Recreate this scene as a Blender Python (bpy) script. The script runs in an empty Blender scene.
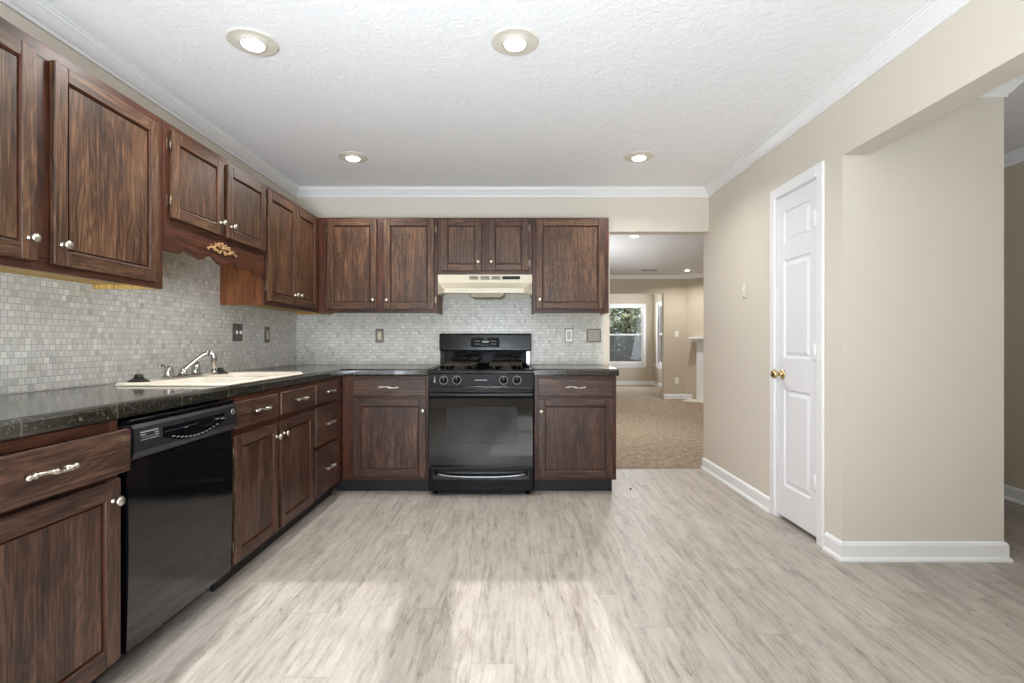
import bpy, bmesh, math, random
from mathutils import Vector, Matrix, noise as mnoise
random.seed(7)
S = bpy.context.scene
COL = S.collection

# ------------------------------------------------------------------ camera
CAM_H = 1.10
cd = bpy.data.cameras.new('camera'); cam = bpy.data.objects.new('camera', cd); COL.objects.link(cam)
cam.location = (0, 0, CAM_H); cam.rotation_euler = (math.radians(90), 0, 0)
cd.sensor_width = 36.0; cd.lens = 500 / 1024 * 36.0
cd.shift_x = -2.5 / 1024; cd.shift_y = 1.0 / 1024
cd.clip_start = 0.05; cd.clip_end = 200
S.camera = cam

# ------------------------------------------------------------------ world, sun, daylight, exposure
S.view_settings.view_transform = 'Standard'; S.view_settings.look = 'None'
S.view_settings.gamma = 1.0; S.view_settings.use_curve_mapping = False
S.view_settings.exposure = 0.0
S.cycles.max_bounces = 10; S.cycles.diffuse_bounces = 6; S.cycles.glossy_bounces = 5
S.cycles.transparent_max_bounces = 12; S.cycles.sample_clamp_indirect = 6.0
S.cycles.caustics_reflective = False; S.cycles.caustics_refractive = False
w = bpy.data.worlds.new('sky'); S.world = w; w.use_nodes = True
bg = w.node_tree.nodes['Background']; bg.inputs[0].default_value = (0.80, 0.88, 1.0, 1); bg.inputs[1].default_value = 1.3

def light(name, kind, loc, direction, energy, color=(1, 1, 1), size=None, parent=None, spot=None):
    l = bpy.data.lights.new(name, kind); o = bpy.data.objects.new(name, l); COL.objects.link(o)
    o.location = loc; o.rotation_euler = Vector(direction).to_track_quat('-Z', 'Y').to_euler()
    l.energy = energy; l.color = color
    if kind == 'AREA':
        if isinstance(size, tuple): l.shape = 'RECTANGLE'; l.size, l.size_y = size
        else: l.shape = 'DISK'; l.size = size
    if kind == 'SUN': l.angle = math.radians(0.6)
    if parent: o.parent = parent
    return o
SUN_DIR = (-0.11, 1.0, -0.587)
light('sun', 'SUN', (0, -6, 5), SUN_DIR, 4.4, (0.99, 0.99, 0.985))
# daylight entering the two breakfast windows behind the camera and the far nook windows
DAY = (0.90, 0.95, 1.02)
UPW = (0, 1, 0.6)      # sky and sunlit patio together: the window light leans upward
light('daylight_window_east', 'AREA', (-0.443, -1.16, 1.32), UPW, 9, DAY, (0.66, 1.5))
light('daylight_window_west', 'AREA', (0.424, -1.16, 1.32), UPW, 9, DAY, (0.66, 1.5))
light('daylight_nook', 'AREA', (2.77, 12.92, 1.3), (0, -1, .2), 30, DAY, (1.05, 1.4))
light('daylight_nook_side', 'AREA', (3.56, 11.93, 1.3), (-1, 0, .2), 26, DAY, (1.1, 1.4))
# added unseen fill lights aimed at the ceilings to even out the brightness
bounce = light('bounce_fill', 'AREA', (-0.35, -1.02, 0.85), (-.10, .78, 1), 142, (0.87, 0.955, 1.035), 1.3)
bounce.data.spread = math.radians(150)
light('bounce_fill_living', 'AREA', (0.2, 7.0, 1.2), (0, 0, 1), 55, (0.95, 0.97, 1.0), 1.0)  # added living room fill without a fixture, lifts its ceiling
LAMP_W = 9.0

# ------------------------------------------------------------------ tagging helpers
def tag(o, label=None, cat=None, group=None, kind=None):
    if label: o['label'] = label
    if cat: o['category'] = cat
    if group: o['group'] = group
    if kind: o['kind'] = kind
    return o
def thing(name, label, cat, loc=(0, 0, 0), rz=0.0, group=None):
    o = bpy.data.objects.new(name, None); COL.objects.link(o)
    o.empty_display_size = 0.1
    o.location = loc; o.rotation_euler = (0, 0, rz)
    return tag(o, label, cat, group)

# ------------------------------------------------------------------ mesh builder
class MB:
    """collects shapes into one mesh; UVs in metres, v runs along the grain"""
    def __init__(self):
        self.v = []; self.f = []; self.uv = []; self.mi = []; self.sm = []
    def add(self, bm, grain='z', mi=0, smooth=False, M=None, off=None):
        if off is None: off = (random.uniform(0, 40), random.uniform(0, 40))
        base = len(self.v)
        bm.verts.index_update()
        g = 'xyz'.index(grain)
        for f in bm.faces:
            n = f.normal; k = max(range(3), key=lambda i: abs(n[i]))
            ax = [i for i in range(3) if i != k]
            if g in ax: vi = g; ui = [i for i in ax if i != g][0]
            else: ui, vi = ax
            self.uv.append([(v.co[ui] + off[0] + k * .37, v.co[vi] + off[1]) for v in f.verts])
            self.f.append([base + v.index for v in f.verts]); self.mi.append(mi); self.sm.append(smooth)
        for v in bm.verts:
            self.v.append((M @ v.co) if M is not None else v.co.copy())
        bm.free()
        return self
    def box(self, x0, x1, y0, y1, z0, z1, grain='z', bevel=0.0, seg=1, mi=0, M=None, smooth=False):
        bm = bmesh.new()
        vs = [bm.verts.new((x, y, z)) for x in (x0, x1) for y in (y0, y1) for z in (z0, z1)]
        for q in ((0, 1, 3, 2), (4, 6, 7, 5), (0, 4, 5, 1), (2, 3, 7, 6), (0, 2, 6, 4), (1, 5, 7, 3)):
            bm.faces.new([vs[i] for i in q])
        bmesh.ops.recalc_face_normals(bm, faces=bm.faces)
        if bevel: bmesh.ops.bevel(bm, geom=list(bm.edges), offset=bevel, segments=seg, affect='EDGES', profile=0.5)
        bm.normal_update()
        return self.add(bm, grain, mi, smooth, M)
    def prism(self, poly, axis, a0, a1, grain='z', bevel=0.0, seg=1, mi=0, M=None, smooth=False):
        """polygon in the two other axes (in x,y,z order) extruded along axis from a0 to a1"""
        k = 'xyz'.index(axis); oth = [i for i in range(3) if i != k]
        bm = bmesh.new(); r = []
        for a in (a0, a1):
            row = []
            for p in poly:
                c = [0, 0, 0]; c[k] = a; c[oth[0]] = p[0]; c[oth[1]] = p[1]; row.append(bm.verts.new(c))
            r.append(row)
        n = len(poly)
        bm.faces.new(r[0]); bm.faces.new(r[1][::-1])
        for i in range(n): bm.faces.new((r[0][i], r[0][(i + 1) % n], r[1][(i + 1) % n], r[1][i]))
        bmesh.ops.recalc_face_normals(bm, faces=bm.faces)
        if bevel: bmesh.ops.bevel(bm, geom=list(bm.edges), offset=bevel, segments=seg, affect='EDGES', profile=0.5)
        bm.normal_update()
        return self.add(bm, grain, mi, smooth, M)
    def lathe(self, prof, n=24, M=None, mi=0, smooth=True, cap=True):
        """profile [(r,h)] about local z"""
        bm = bmesh.new(); rings = []
        for r, h in prof:
            if r < 1e-6: rings.append([bm.verts.new((0, 0, h))])
            else: rings.append([bm.verts.new((r * math.cos(2 * math.pi * i / n), r * math.sin(2 * math.pi * i / n), h)) for i in range(n)])
        for a, b in zip(rings, rings[1:]):
            if len(a) == 1 and len(b) == 1: continue
            for i in range(n):
                j = (i + 1) % n
                if len(a) == 1: bm.faces.new((a[0], b[i], b[j]))
                elif len(b) == 1: bm.faces.new((a[i], b[0], a[j]))
                else: bm.faces.new((a[i], b[i], b[j], a[j]))
        if cap:
            if len(rings[0]) > 1: bm.faces.new(rings[0])
            if len(rings[-1]) > 1: bm.faces.new(rings[-1][::-1])
        bmesh.ops.recalc_face_normals(bm, faces=bm.faces); bm.normal_update()
        return self.add(bm, 'z', mi, smooth, M)
    def tube(self, pts, rad, n=10, mi=0, M=None):
        """round tube along points; rad a number or one per point"""
        pts = [Vector(p) for p in pts]
        if not isinstance(rad, (list, tuple)): rad = [rad] * len(pts)
        bm = bmesh.new(); rings = []
        t0 = (pts[1] - pts[0]).normalized()
        up = Vector((0, 0, 1)) if abs(t0.z) < .9 else Vector((1, 0, 0))
        u = (up - t0 * up.dot(t0)).normalized()
        for i, p in enumerate(pts):
            t = (pts[min(i + 1, len(pts) - 1)] - pts[max(i - 1, 0)]).normalized()
            u = (u - t * u.dot(t)).normalized(); v = t.cross(u)
            rings.append([bm.verts.new(p + (u * math.cos(2 * math.pi * k / n) + v * math.sin(2 * math.pi * k / n)) * rad[i]) for k in range(n)])
        for a, b in zip(rings, rings[1:]):
            for k in range(n): bm.faces.new((a[k], a[(k + 1) % n], b[(k + 1) % n], b[k]))
        bm.faces.new(rings[0]); bm.faces.new(rings[-1][::-1])
        bmesh.ops.recalc_face_normals(bm, faces=bm.faces); bm.normal_update()
        return self.add(bm, 'z', mi, True, M)
    def sweep(self, path, prof, mi=0, smooth=False, closed_prof=True):
        """profile [(offset to the right of the path, z)] along a 2-D path, mitred"""
        P = [Vector(p) for p in path]; rows = []
        bm = bmesh.new()
        for i, p in enumerate(P):
            ds = []
            if i > 0: ds.append((P[i] - P[i - 1]).normalized())
            if i < len(P) - 1: ds.append((P[i + 1] - P[i]).normalized())
            ns = [Vector((d.y, -d.x)) for d in ds]
            if len(ns) == 2:
                m = (ns[0] + ns[1]); m = m / m.dot(ns[0]) if m.dot(ns[0]) > 1e-6 else ns[0]
            else: m = ns[0]
            rows.append([bm.verts.new((p.x + m.x * o, p.y + m.y * o, z)) for o, z in prof])
        n = len(prof)
        for a, b in zip(rows, rows[1:]):
            for k in range(n if closed_prof else n - 1):
                bm.faces.new((a[k], a[(k + 1) % n], b[(k + 1) % n], b[k]))
        if closed_prof: bm.faces.new(rows[0]); bm.faces.new(rows[-1][::-1])
        bmesh.ops.recalc_face_normals(bm, faces=bm.faces); bm.normal_update()
        return self.add(bm, 'z', mi, smooth)
    def build(self, name, mats, parent=None, loc=None):
        me = bpy.data.meshes.new(name)
        me.from_pydata([tuple(v) for v in self.v], [], self.f)
        ul = me.uv_layers.new(name='UVMap'); k = 0
        for i, p in enumerate(me.polygons):
            p.material_index = self.mi[i]; p.use_smooth = self.sm[i]
            for c in self.uv[i]: ul.data[k].uv = c; k += 1
        for m in (mats if isinstance(mats, (list, tuple)) else [mats]): me.materials.append(m)
        o = bpy.data.objects.new(name, me); COL.objects.link(o)
        if parent: o.parent = parent
        if loc: o.location = loc
        return o
def inst(name, mesh, parent, loc, rot=(0, 0, 0)):
    o = bpy.data.objects.new(name, mesh); COL.objects.link(o); o.parent = parent
    o.location = loc; o.rotation_euler = rot
    return o
def struct(o): o['kind'] = 'structure'; return o

# ------------------------------------------------------------------ materials
def srgb(r, g, b):
    f = lambda c: (c / 255 / 12.92) if c / 255 <= .04045 else ((c / 255 + .055) / 1.055) ** 2.4
    return (f(r), f(g), f(b), 1)
class NT:
    def __init__(self, name):
        self.m = bpy.data.materials.new(name); self.m.use_nodes = True
        self.t = self.m.node_tree; self.b = self.t.nodes['Principled BSDF']; self.out = self.t.nodes['Material Output']
    def n(self, kind, **kw):
        nd = self.t.nodes.new('ShaderNode' + kind)
        for k, v in kw.items():
            if hasattr(nd, k): setattr(nd, k, v)
        return nd
    def L(self, a, b): self.t.links.new(a, b)
    def math(self, op, a, b=None, c=None, clamp=False):
        nd = self.n('Math', operation=op, use_clamp=clamp)
        for i, x in enumerate((a, b, c)):
            if x is None: continue
            if isinstance(x, (int, float)): nd.inputs[i].default_value = x
            else: self.L(x, nd.inputs[i])
        return nd.outputs[0]
    def mapping(self, vec, scale=(1, 1, 1), loc=(0, 0, 0)):
        nd = self.n('Mapping'); nd.inputs['Scale'].default_value = scale; nd.inputs['Location'].default_value = loc
        self.L(vec, nd.inputs[0]); return nd.outputs[0]
    def noise(self, vec, scale=1, detail=3, rough=.55, dist=0, out=0):
        nd = self.n('TexNoise'); nd.inputs['Scale'].default_value = scale; nd.inputs['Detail'].default_value = detail
        nd.inputs['Roughness'].default_value = rough; nd.inputs['Distortion'].default_value = dist
        if vec is not None: self.L(vec, nd.inputs['Vector'])
        return nd.outputs[out]
    def ramp(self, fac, stops, interp='LINEAR'):
        nd = self.n('ValToRGB'); cr = nd.color_ramp; cr.interpolation = interp
        while len(cr.elements) < len(stops): cr.elements.new(.5)
        for e, (p, c) in zip(cr.elements, stops):
            e.position = p; e.color = c if isinstance(c, tuple) else (c, c, c, 1)
        self.L(fac, nd.inputs[0]); return nd.outputs[0]
    def mix(self, fac, a, b, mode='MIX'):
        nd = self.n('Mix', data_type='RGBA', blend_type=mode)
        for x, i in ((fac, 0), (a, 6), (b, 7)):
            if isinstance(x, (int, float)): nd.inputs[i].default_value = x
            elif isinstance(x, tuple): nd.inputs[i].default_value = x
            else: self.L(x, nd.inputs[i])
        return nd.outputs[2]
    def comb(self, x, y, z=0.0):
        nd = self.n('CombineXYZ')
        for i, a in enumerate((x, y, z)):
            if isinstance(a, (int, float)): nd.inputs[i].default_value = a
            else: self.L(a, nd.inputs[i])
        return nd.outputs[0]
    def sep(self, v):
        nd = self.n('SeparateXYZ'); self.L(v, nd.inputs[0]); return nd.outputs
    def white(self, v, out=0):
        nd = self.n('TexWhiteNoise', noise_dimensions='3D'); self.L(v, nd.inputs[0]); return nd.outputs[out]
    def bump(self, h, strength=.3, dist=.01):
        nd = self.n('Bump'); nd.inputs['Strength'].default_value = strength; nd.inputs['Distance'].default_value = dist
        self.L(h, nd.inputs['Height']); self.L(nd.outputs[0], self.b.inputs['Normal'])
    def set(self, base=None, rough=None, metal=None, spec=None, coat=None):
        for x, k in ((base, 'Base Color'), (rough, 'Roughness'), (metal, 'Metallic'), (spec, 'Specular IOR Level'), (coat, 'Coat Weight')):
            if x is None: continue
            if isinstance(x, (int, float)) or isinstance(x, tuple): self.b.inputs[k].default_value = x
            else: self.L(x, self.b.inputs[k])
        return self.m
    def obj(self): return self.n('TexCoord').outputs['Object']
    def uvc(self): return self.n('TexCoord').outputs['UV']
    def pos(self): return self.n('NewGeometry').outputs['Position']

def m_flat(name, c, rough=.5, metal=0.0, spec=.5, var=.04, scale=18, coat=0.0):
    t = NT(name); f = t.noise(t.obj(), scale, 3)
    a = tuple(min(1, x * (1 - var)) for x in c[:3]) + (1,); b = tuple(min(1, x * (1 + var)) for x in c[:3]) + (1,)
    return t.set(t.mix(f, a, b), rough, metal, spec, coat)

def m_wood(name, dark, mid, light, worn=None, worn_amt=0.0, rough=.42, ring=34.0):
    t = NT(name); uv = t.uvc()
    g = t.noise(t.mapping(uv, (6.5, 1.0, 1)), 1, 3, .5, .5)
    rings = t.math('SINE', t.math('MULTIPLY', g, ring * 4.5))
    rings = t.math('MULTIPLY_ADD', rings, .5, .5)
    fine = t.noise(t.mapping(uv, (95, 3.4, 1)), 1, 5, .65, .3)
    pores = t.noise(t.mapping(uv, (210, 9, 1)), 1, 3, .65, .3)
    blot = t.noise(t.mapping(uv, (13, 1.7, 1)), 1, 5, .66, .6)
    f = t.math('ADD', t.math('MULTIPLY', rings, .13), t.math('MULTIPLY', fine, .98))
    f = t.math('ADD', f, t.math('MULTIPLY_ADD', blot, .85, -.46))
    c = t.ramp(f, [(.22, dark), (.50, mid), (.80, light)])
    p = t.ramp(pores, [(.38, .30), (.52, 1.0)])
    c = t.mix(.72, c, p, 'MULTIPLY')
    if worn:
        wn = t.noise(t.mapping(uv, (16, 2.0, 1), (3, 9, 0)), 1, 4, .62)
        wf = t.ramp(wn, [(.60, 0.0), (.74, 1.0)])
        c = t.mix(t.math('MULTIPLY', wf, worn_amt), c, worn)
    t.bump(pores, .12, .002)
    r = t.math('MULTIPLY_ADD', fine, .2, rough - .1)
    return t.set(c, r, 0, .42)

wood_upper = m_wood('stained_oak_upper', srgb(32, 19, 12), srgb(76, 50, 33), srgb(124, 90, 63))
wood_base = m_wood('stained_oak_base', srgb(28, 17, 12), srgb(66, 43, 33), srgb(106, 76, 59), srgb(156, 126, 102), .45)
wood_frame = m_wood('stained_oak_frame', srgb(34, 16, 9), srgb(70, 36, 22), srgb(98, 57, 37), None, 0, .4, 14)
wood_side = m_wood('oak_veneer_side', srgb(74, 40, 21), srgb(116, 66, 36), srgb(146, 92, 54), None, 0, .45, 10)
wood_raw = m_wood('unfinished_ply', srgb(168, 128, 62), srgb(196, 158, 86), srgb(214, 182, 112), None, 0, .6, 8)
gilt = m_flat('antique_gold_paint', srgb(172, 134, 90), .5, .15, .5, .2, 60)
handle_sheen = m_flat('black_handle_sheen', srgb(128, 130, 134), .16, 1.0, .5, .05)  # black gloss drawer handle; its bright reflection is put into a pale metallic colour
bg_enamel = m_flat('black_backguard_enamel', srgb(11, 11, 12), .16, 0, .18, .1, 10)
nickel = m_flat('brushed_nickel', srgb(206, 200, 188), .28, 1.0, .5, .05, 40)
chrome = m_flat('chrome', srgb(178, 176, 172), .10, 1.0, .5, .02)
brass = m_flat('polished_brass', srgb(208, 186, 138), .22, 1.0, .5, .06, 30)
hinge_m = m_flat('dull_steel_hinge', srgb(120, 108, 94), .4, 1.0, .5, .12, 60)
pewter = m_flat('pewter_plate', srgb(112, 108, 100), .42, .8, .5, .18, 90)
black_kick = m_flat('black_toe_kick', srgb(30, 30, 33), .5, 0, .4, .15, 12)
black_gloss = m_flat('black_gloss_enamel', srgb(9, 11, 14), .07, 0, .55, .1, 10)
black_satin = m_flat('black_satin_plastic', srgb(9, 9, 12), .22, 0, .22, .08, 20)
black_glass = m_flat('black_oven_glass', srgb(8, 8, 10), .05, 0, .5, .1, 6)
window_glass_m = m_flat('tinted_oven_window', srgb(34, 34, 37), .10, 0, .5, .1, 20)
black_iron = m_flat('cast_iron', srgb(26, 25, 24), .55, 0, .4, .3, 90)
rubber = m_flat('black_rubber', srgb(30, 27, 25), .45, 0, .4, .15, 30)
mark_m = m_flat('printed_marking_grey', srgb(150, 150, 150), .5, 0, .3, .05)
amber_m = m_flat('dim_amber_display', srgb(62, 54, 32), .3, 0, .5, .1)
cream_hood = m_flat('cream_enamel', srgb(200, 192, 172), .32, 0, .5, .05, 9)
cream_sink = m_flat('biscuit_enamel', srgb(224, 215, 199), .16, 0, .6, .02, 4)
grease = m_flat('greasy_filter_mesh', srgb(150, 142, 118), .45, .5, .5, .35, 60)
trim_white = m_flat('semi_gloss_white_trim', srgb(238, 238, 238), .35, 0, .45, .01, 3)
door_white = m_flat('white_painted_door', srgb(232, 232, 235), .38, 0, .45, .015, 5)
plate_white = m_flat('white_plastic', srgb(240, 238, 230), .35, 0, .5, .02)
plate_cream = m_flat('ivory_plastic', srgb(206, 196, 168), .4, 0, .5, .05)
for _m, _i in ((black_gloss, 1.6), (black_glass, 1.6)): _m.node_tree.nodes['Principled BSDF'].inputs['IOR'].default_value = _i
dark_slot = m_flat('dark_slot', srgb(40, 38, 36), .6)
light_trim = m_flat('satin_light_trim', srgb(216, 211, 198), .4, 0.0, .5, .03)

def m_emit(name, c, s):
    t = NT(name); t.b.inputs['Emission Color'].default_value = c; t.b.inputs['Emission Strength'].default_value = s
    return t.set(c, .4)
bulb_m = m_emit('lit_lamp_lens', (1, .96, .88, 1), 9.0)

def m_paint(name, c, bs=.08):
    t = NT(name); p = t.pos()
    n1 = t.noise(p, 1.3, 3); n2 = t.noise(p, 230, 2)
    a = tuple(x * .97 for x in c[:3]) + (1,)
    t.bump(n2, bs, .002)
    return t.set(t.mix(n1, a, c), .62, 0, .3)
wall_m = m_paint('beige_wall_paint', srgb(219, 211, 198))
wall_tan = m_paint('tan_wall_paint', srgb(200, 188, 168))
paint_smooth_ceil = m_paint('grey_white_ceiling_paint', srgb(222, 222, 222))
def m_ceil():
    t = NT('stippled_ceiling'); p = t.pos()
    d = t.noise(p, 7, 3, .6, 0, 1)
    vec = t.mix(.16, p, d, 'ADD')
    n = t.noise(vec, 17, 4, .62, 1.4)
    r = t.ramp(n, [(.36, 0.0), (.56, .6), (.66, 1.0)])
    n2 = t.noise(vec, 60, 3, .6, .8)
    h = t.math('ADD', r, t.math('MULTIPLY', n2, .35))
    t.bump(h, .26, .008)
    return t.set(t.mix(r, srgb(244, 245, 246), srgb(249, 249, 250)), .75, 0, .2)
ceil_m = m_ceil()

def m_tile():
    t = NT('marble_mosaic_tile'); x, y, z = t.sep(t.pos())
    s = 1 / .0254
    u = t.math('MULTIPLY', t.math('ADD', x, y), s); v = t.math('MULTIPLY', z, s)
    iv = t.math('FLOOR', v)
    # every sheet-row of tiles is nudged a little sideways
    sh = t.math('MULTIPLY', t.math('GREATER_THAN', t.math('SINE', t.math('MULTIPLY', iv, 2.4)), .25), .5)
    u = t.math('ADD', u, sh)
    iu = t.math('FLOOR', u); fu = t.math('FRACT', u); fv = t.math('FRACT', v)
    rnd = t.white(t.comb(iu, iv, 3.7))
    rnd2 = t.white(t.comb(iu, iv, 9.1))
    tone = t.ramp(rnd, [(0, srgb(182, 181, 176)), (.14, srgb(206, 204, 199)), (.75, srgb(220, 218, 212)), (.9, srgb(226, 224, 218)), (1, srgb(237, 236, 230))])
    vein = t.noise(t.mix(1, t.pos(), t.white(t.comb(iu, iv, 1.3), 1), 'ADD'), 28, 4, .6, .6)
    vc = t.ramp(vein, [(.30, .80), (.48, 1.0)])
    tone = t.mix(.7, tone, vc, 'MULTIPLY')
    warm = t.mix(t.math('MULTIPLY', rnd2, .25), tone, srgb(208, 200, 182))
    drift = t.noise(t.pos(), 7, 3, .6)
    warm = t.mix(t.ramp(drift, [(.42, 0.0), (.62, .35)]), warm, srgb(194, 196, 186))
    eu = t.math('ABSOLUTE', t.math('SUBTRACT', fu, .5)); ev = t.math('ABSOLUTE', t.math('SUBTRACT', fv, .5))
    e = t.math('MAXIMUM', eu, ev)
    g = t.ramp(e, [(.43, 0.0), (.468, 1.0)])
    c = t.mix(g, warm, srgb(170, 166, 157))
    t.bump(t.math('SUBTRACT', 1.0, g), .35, .0025)
    return t.set(c, t.math('MULTIPLY_ADD', g, .4, .24), 0, .45)
tile_m = m_tile()

def m_granite():
    t = NT('dark_granite_tile'); p = t.pos(); x, y, z = t.sep(p)
    n = t.noise(p, 95, 5, .7, .3); n2 = t.noise(p, 230, 2, .6); big = t.noise(p, 9, 3)
    f = t.math('ADD', t.math('MULTIPLY', n, .8), t.math('MULTIPLY', n2, .35))
    c = t.ramp(f, [(.44, srgb(10, 11, 9)), (.58, srgb(32, 32, 27)), (.68, srgb(70, 66, 55)), (.78, srgb(138, 130, 110))])
    c = t.mix(t.math('MULTIPLY', big, .35), c, srgb(34, 32, 27))
    def seam(a, per, off):
        fr = t.math('FRACT', t.math('DIVIDE', t.math('ADD', a, off), per))
        return t.math('LESS_THAN', t.math('ABSOLUTE', t.math('SUBTRACT', fr, .5)), .0016 / per)
    sm = t.math('MAXIMUM', seam(x, .305, .093), seam(y, .305, .11))
    c = t.mix(t.math('MULTIPLY', sm, .6), c, srgb(120, 114, 100))
    return t.set(c, t.math('MULTIPLY_ADD', n2, .08, .06), 0, .55)
granite = m_granite(); granite.node_tree.nodes['Principled BSDF'].inputs['IOR'].default_value = 1.85

def m_floor():
    t = NT('pale_oak_plank_floor'); x, y, z = t.sep(t.pos())
    W, Lp = .152, 1.22
    ux = t.math('DIVIDE', t.math('ADD', x, 10.03), W); ix = t.math('FLOOR', ux); fx = t.math('FRACT', ux)
    uy = t.math('ADD', t.math('DIVIDE', y, Lp), t.math('MULTIPLY', t.white(t.comb(ix, 2.0, 5.0)), 7.0))
    iy = t.math('FLOOR', uy); fy = t.math('FRACT', uy)
    idv = t.white(t.comb(ix, iy, 1.0)); off = t.math('MULTIPLY', idv, 37.0)
    gx = t.math('ADD', x, off); gy = t.math('ADD', y, t.math('MULTIPLY', off, 1.7))
    v = t.comb(gx, gy, 0.0)
    g = t.noise(t.mapping(v, (10, 1.5, 1)), 1, 4, .55, .8)
    lines = t.math('ABSOLUTE', t.math('SINE', t.math('MULTIPLY', g, 46)))
    lines = t.ramp(lines, [(.0, 1.0), (.30, 0.0)])
    fine = t.noise(t.mapping(v, (58, 7.5, 1)), 1, 6, .72, .4)
    mott = t.noise(t.mapping(v, (11, 3.0, 1), (2, 8, 0)), 1, 4, .6, .5)
    streak = t.noise(t.mapping(v, (17, 1.6, 1), (5, 3, 0)), 1, 4, .65, .8)
    patch = t.ramp(streak, [(.47, 0.0), (.62, 1.0)])
    f = t.math('ADD', t.math('MULTIPLY', fine, .62), t.math('MULTIPLY', mott, .42))
    c = t.ramp(f, [(.34, srgb(146, 137, 127)), (.48, srgb(172, 163, 154)), (.60, srgb(184, 176, 167)), (.74, srgb(196, 188, 179))])
    dk = t.ramp(t.noise(t.mapping(v, (46, 6.5, 1), (1, 7, 0)), 1, 6, .75, 1.2), [(.49, 0.0), (.62, 1.0)])
    c = t.mix(t.math('MULTIPLY', t.math('MULTIPLY', lines, t.math('MULTIPLY_ADD', patch, .75, .25)), .42), c, srgb(104, 94, 85))
    c = t.mix(t.math('MULTIPLY', t.math('MULTIPLY', dk, patch), .78), c, srgb(104, 94, 84))
    c = t.mix(t.math('MULTIPLY', patch, .34), c, srgb(146, 136, 126))
    pl = t.math('MULTIPLY_ADD', idv, .10, .94)
    c = t.mix(1.0, c, t.comb(pl, pl, pl), 'MULTIPLY')
    ex = t.math('ABSOLUTE', t.math('SUBTRACT', fx, .5)); ey = t.math('ABSOLUTE', t.math('SUBTRACT', fy, .5))
    sm = t.math('MAXIMUM', t.math('GREATER_THAN', ex, .491), t.math('GREATER_THAN', ey, .4988))
    c = t.mix(t.math('MULTIPLY', sm, .35), c, srgb(120, 110, 100))
    t.bump(fine, .10, .002)
    return t.set(c, t.math('MULTIPLY_ADD', fine, .2, .30), 0, .4)
floor_m = m_floor()

def m_carpet():
    t = NT('brown_beige_carpet'); p = t.pos()
    n = t.noise(p, 140, 4, .75); n2 = t.noise(p, 22, 4, .7)
    f = t.math('ADD', t.math('MULTIPLY', n, .7), t.math('MULTIPLY', n2, .35))
    t.bump(n, .8, .01)
    return t.set(t.ramp(f, [(.40, srgb(92, 78, 64)), (.52, srgb(158, 141, 121)), (.64, srgb(208, 193, 172))]), .95, 0, .1)
carpet_m = m_carpet()

def m_pane(name, tint, amt):
    t = NT(name); tr = t.n('BsdfTransparent'); gl = t.n('BsdfGlossy'); gl.inputs['Roughness'].default_value = .02
    tr.inputs[0].default_value = tint
    fr = t.n('Fresnel'); fr.inputs[0].default_value = 1.45
    mx = t.n('MixShader'); t.L(t.math('MULTIPLY', fr.outputs[0], amt), mx.inputs[0])
    t.L(tr.outputs[0], mx.inputs[1]); t.L(gl.outputs[0], mx.inputs[2]); t.L(mx.outputs[0], t.out.inputs[0])
    return t.m
pane_m = m_pane('clear_window_glass', (.96, .97, .97, 1), .6)
def m_screen():
    t = NT('grey_insect_screen'); tr = t.n('BsdfTransparent'); df = t.n('BsdfDiffuse'); df.inputs[0].default_value = srgb(150, 152, 154)
    mx = t.n('MixShader'); mx.inputs[0].default_value = .45
    t.L(tr.outputs[0], mx.inputs[1]); t.L(df.outputs[0], mx.inputs[2]); t.L(mx.outputs[0], t.out.inputs[0])
    return t.m
screen_m = m_screen()
def m_leaf(name, a, b):
    t = NT(name); f = t.noise(t.obj(), 3.5, 4, .7)
    return t.set(t.mix(f, a, b), .55, 0, .3)
leaf_a = m_leaf('leaves_olive', srgb(96, 106, 78), srgb(178, 184, 150))
leaf_b = m_leaf('leaves_grey_green', srgb(92, 104, 88), srgb(186, 192, 168))
bark = m_flat('bark', srgb(96, 82, 70), .9, 0, .1, .3, 8)
grass_m = m_leaf('lawn', srgb(96, 110, 78), srgb(150, 158, 112))
marble_h = m_flat('white_hearth_slab', srgb(228, 222, 212), .35, 0, .4, .05, 6)
soot = m_flat('firebox_brick', srgb(60, 54, 50), .9, 0, .2, .3, 8)

# ------------------------------------------------------------------ room dimensions
XL, XR = -1.865, 1.656          # kitchen side walls
YB = 4.26                       # back wall face
YE = 4.38                       # rear of that wall, start of the carpet
ZC = 2.41                       # ceiling
YR = -1.20                      # wall behind the camera
XBM = 1.788                     # far face of the beam
YP, XP = 2.525, 2.472           # pantry front wall and its free corner
XFR = 3.470                     # far wall of the side room
OX = 0.81                       # opening to the living room starts here
OH = 2.045                      # head of openings
XA, XB2, YF = -2.4, 4.6, 9.72   # living room
NX0, NX1, NYB = 1.0, 3.62, 13.0 # bay nook

def boxes(name, lst, mat):
    mb = MB()
    for b in lst: mb.box(*b)
    return struct(mb.build(name, mat))

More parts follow.
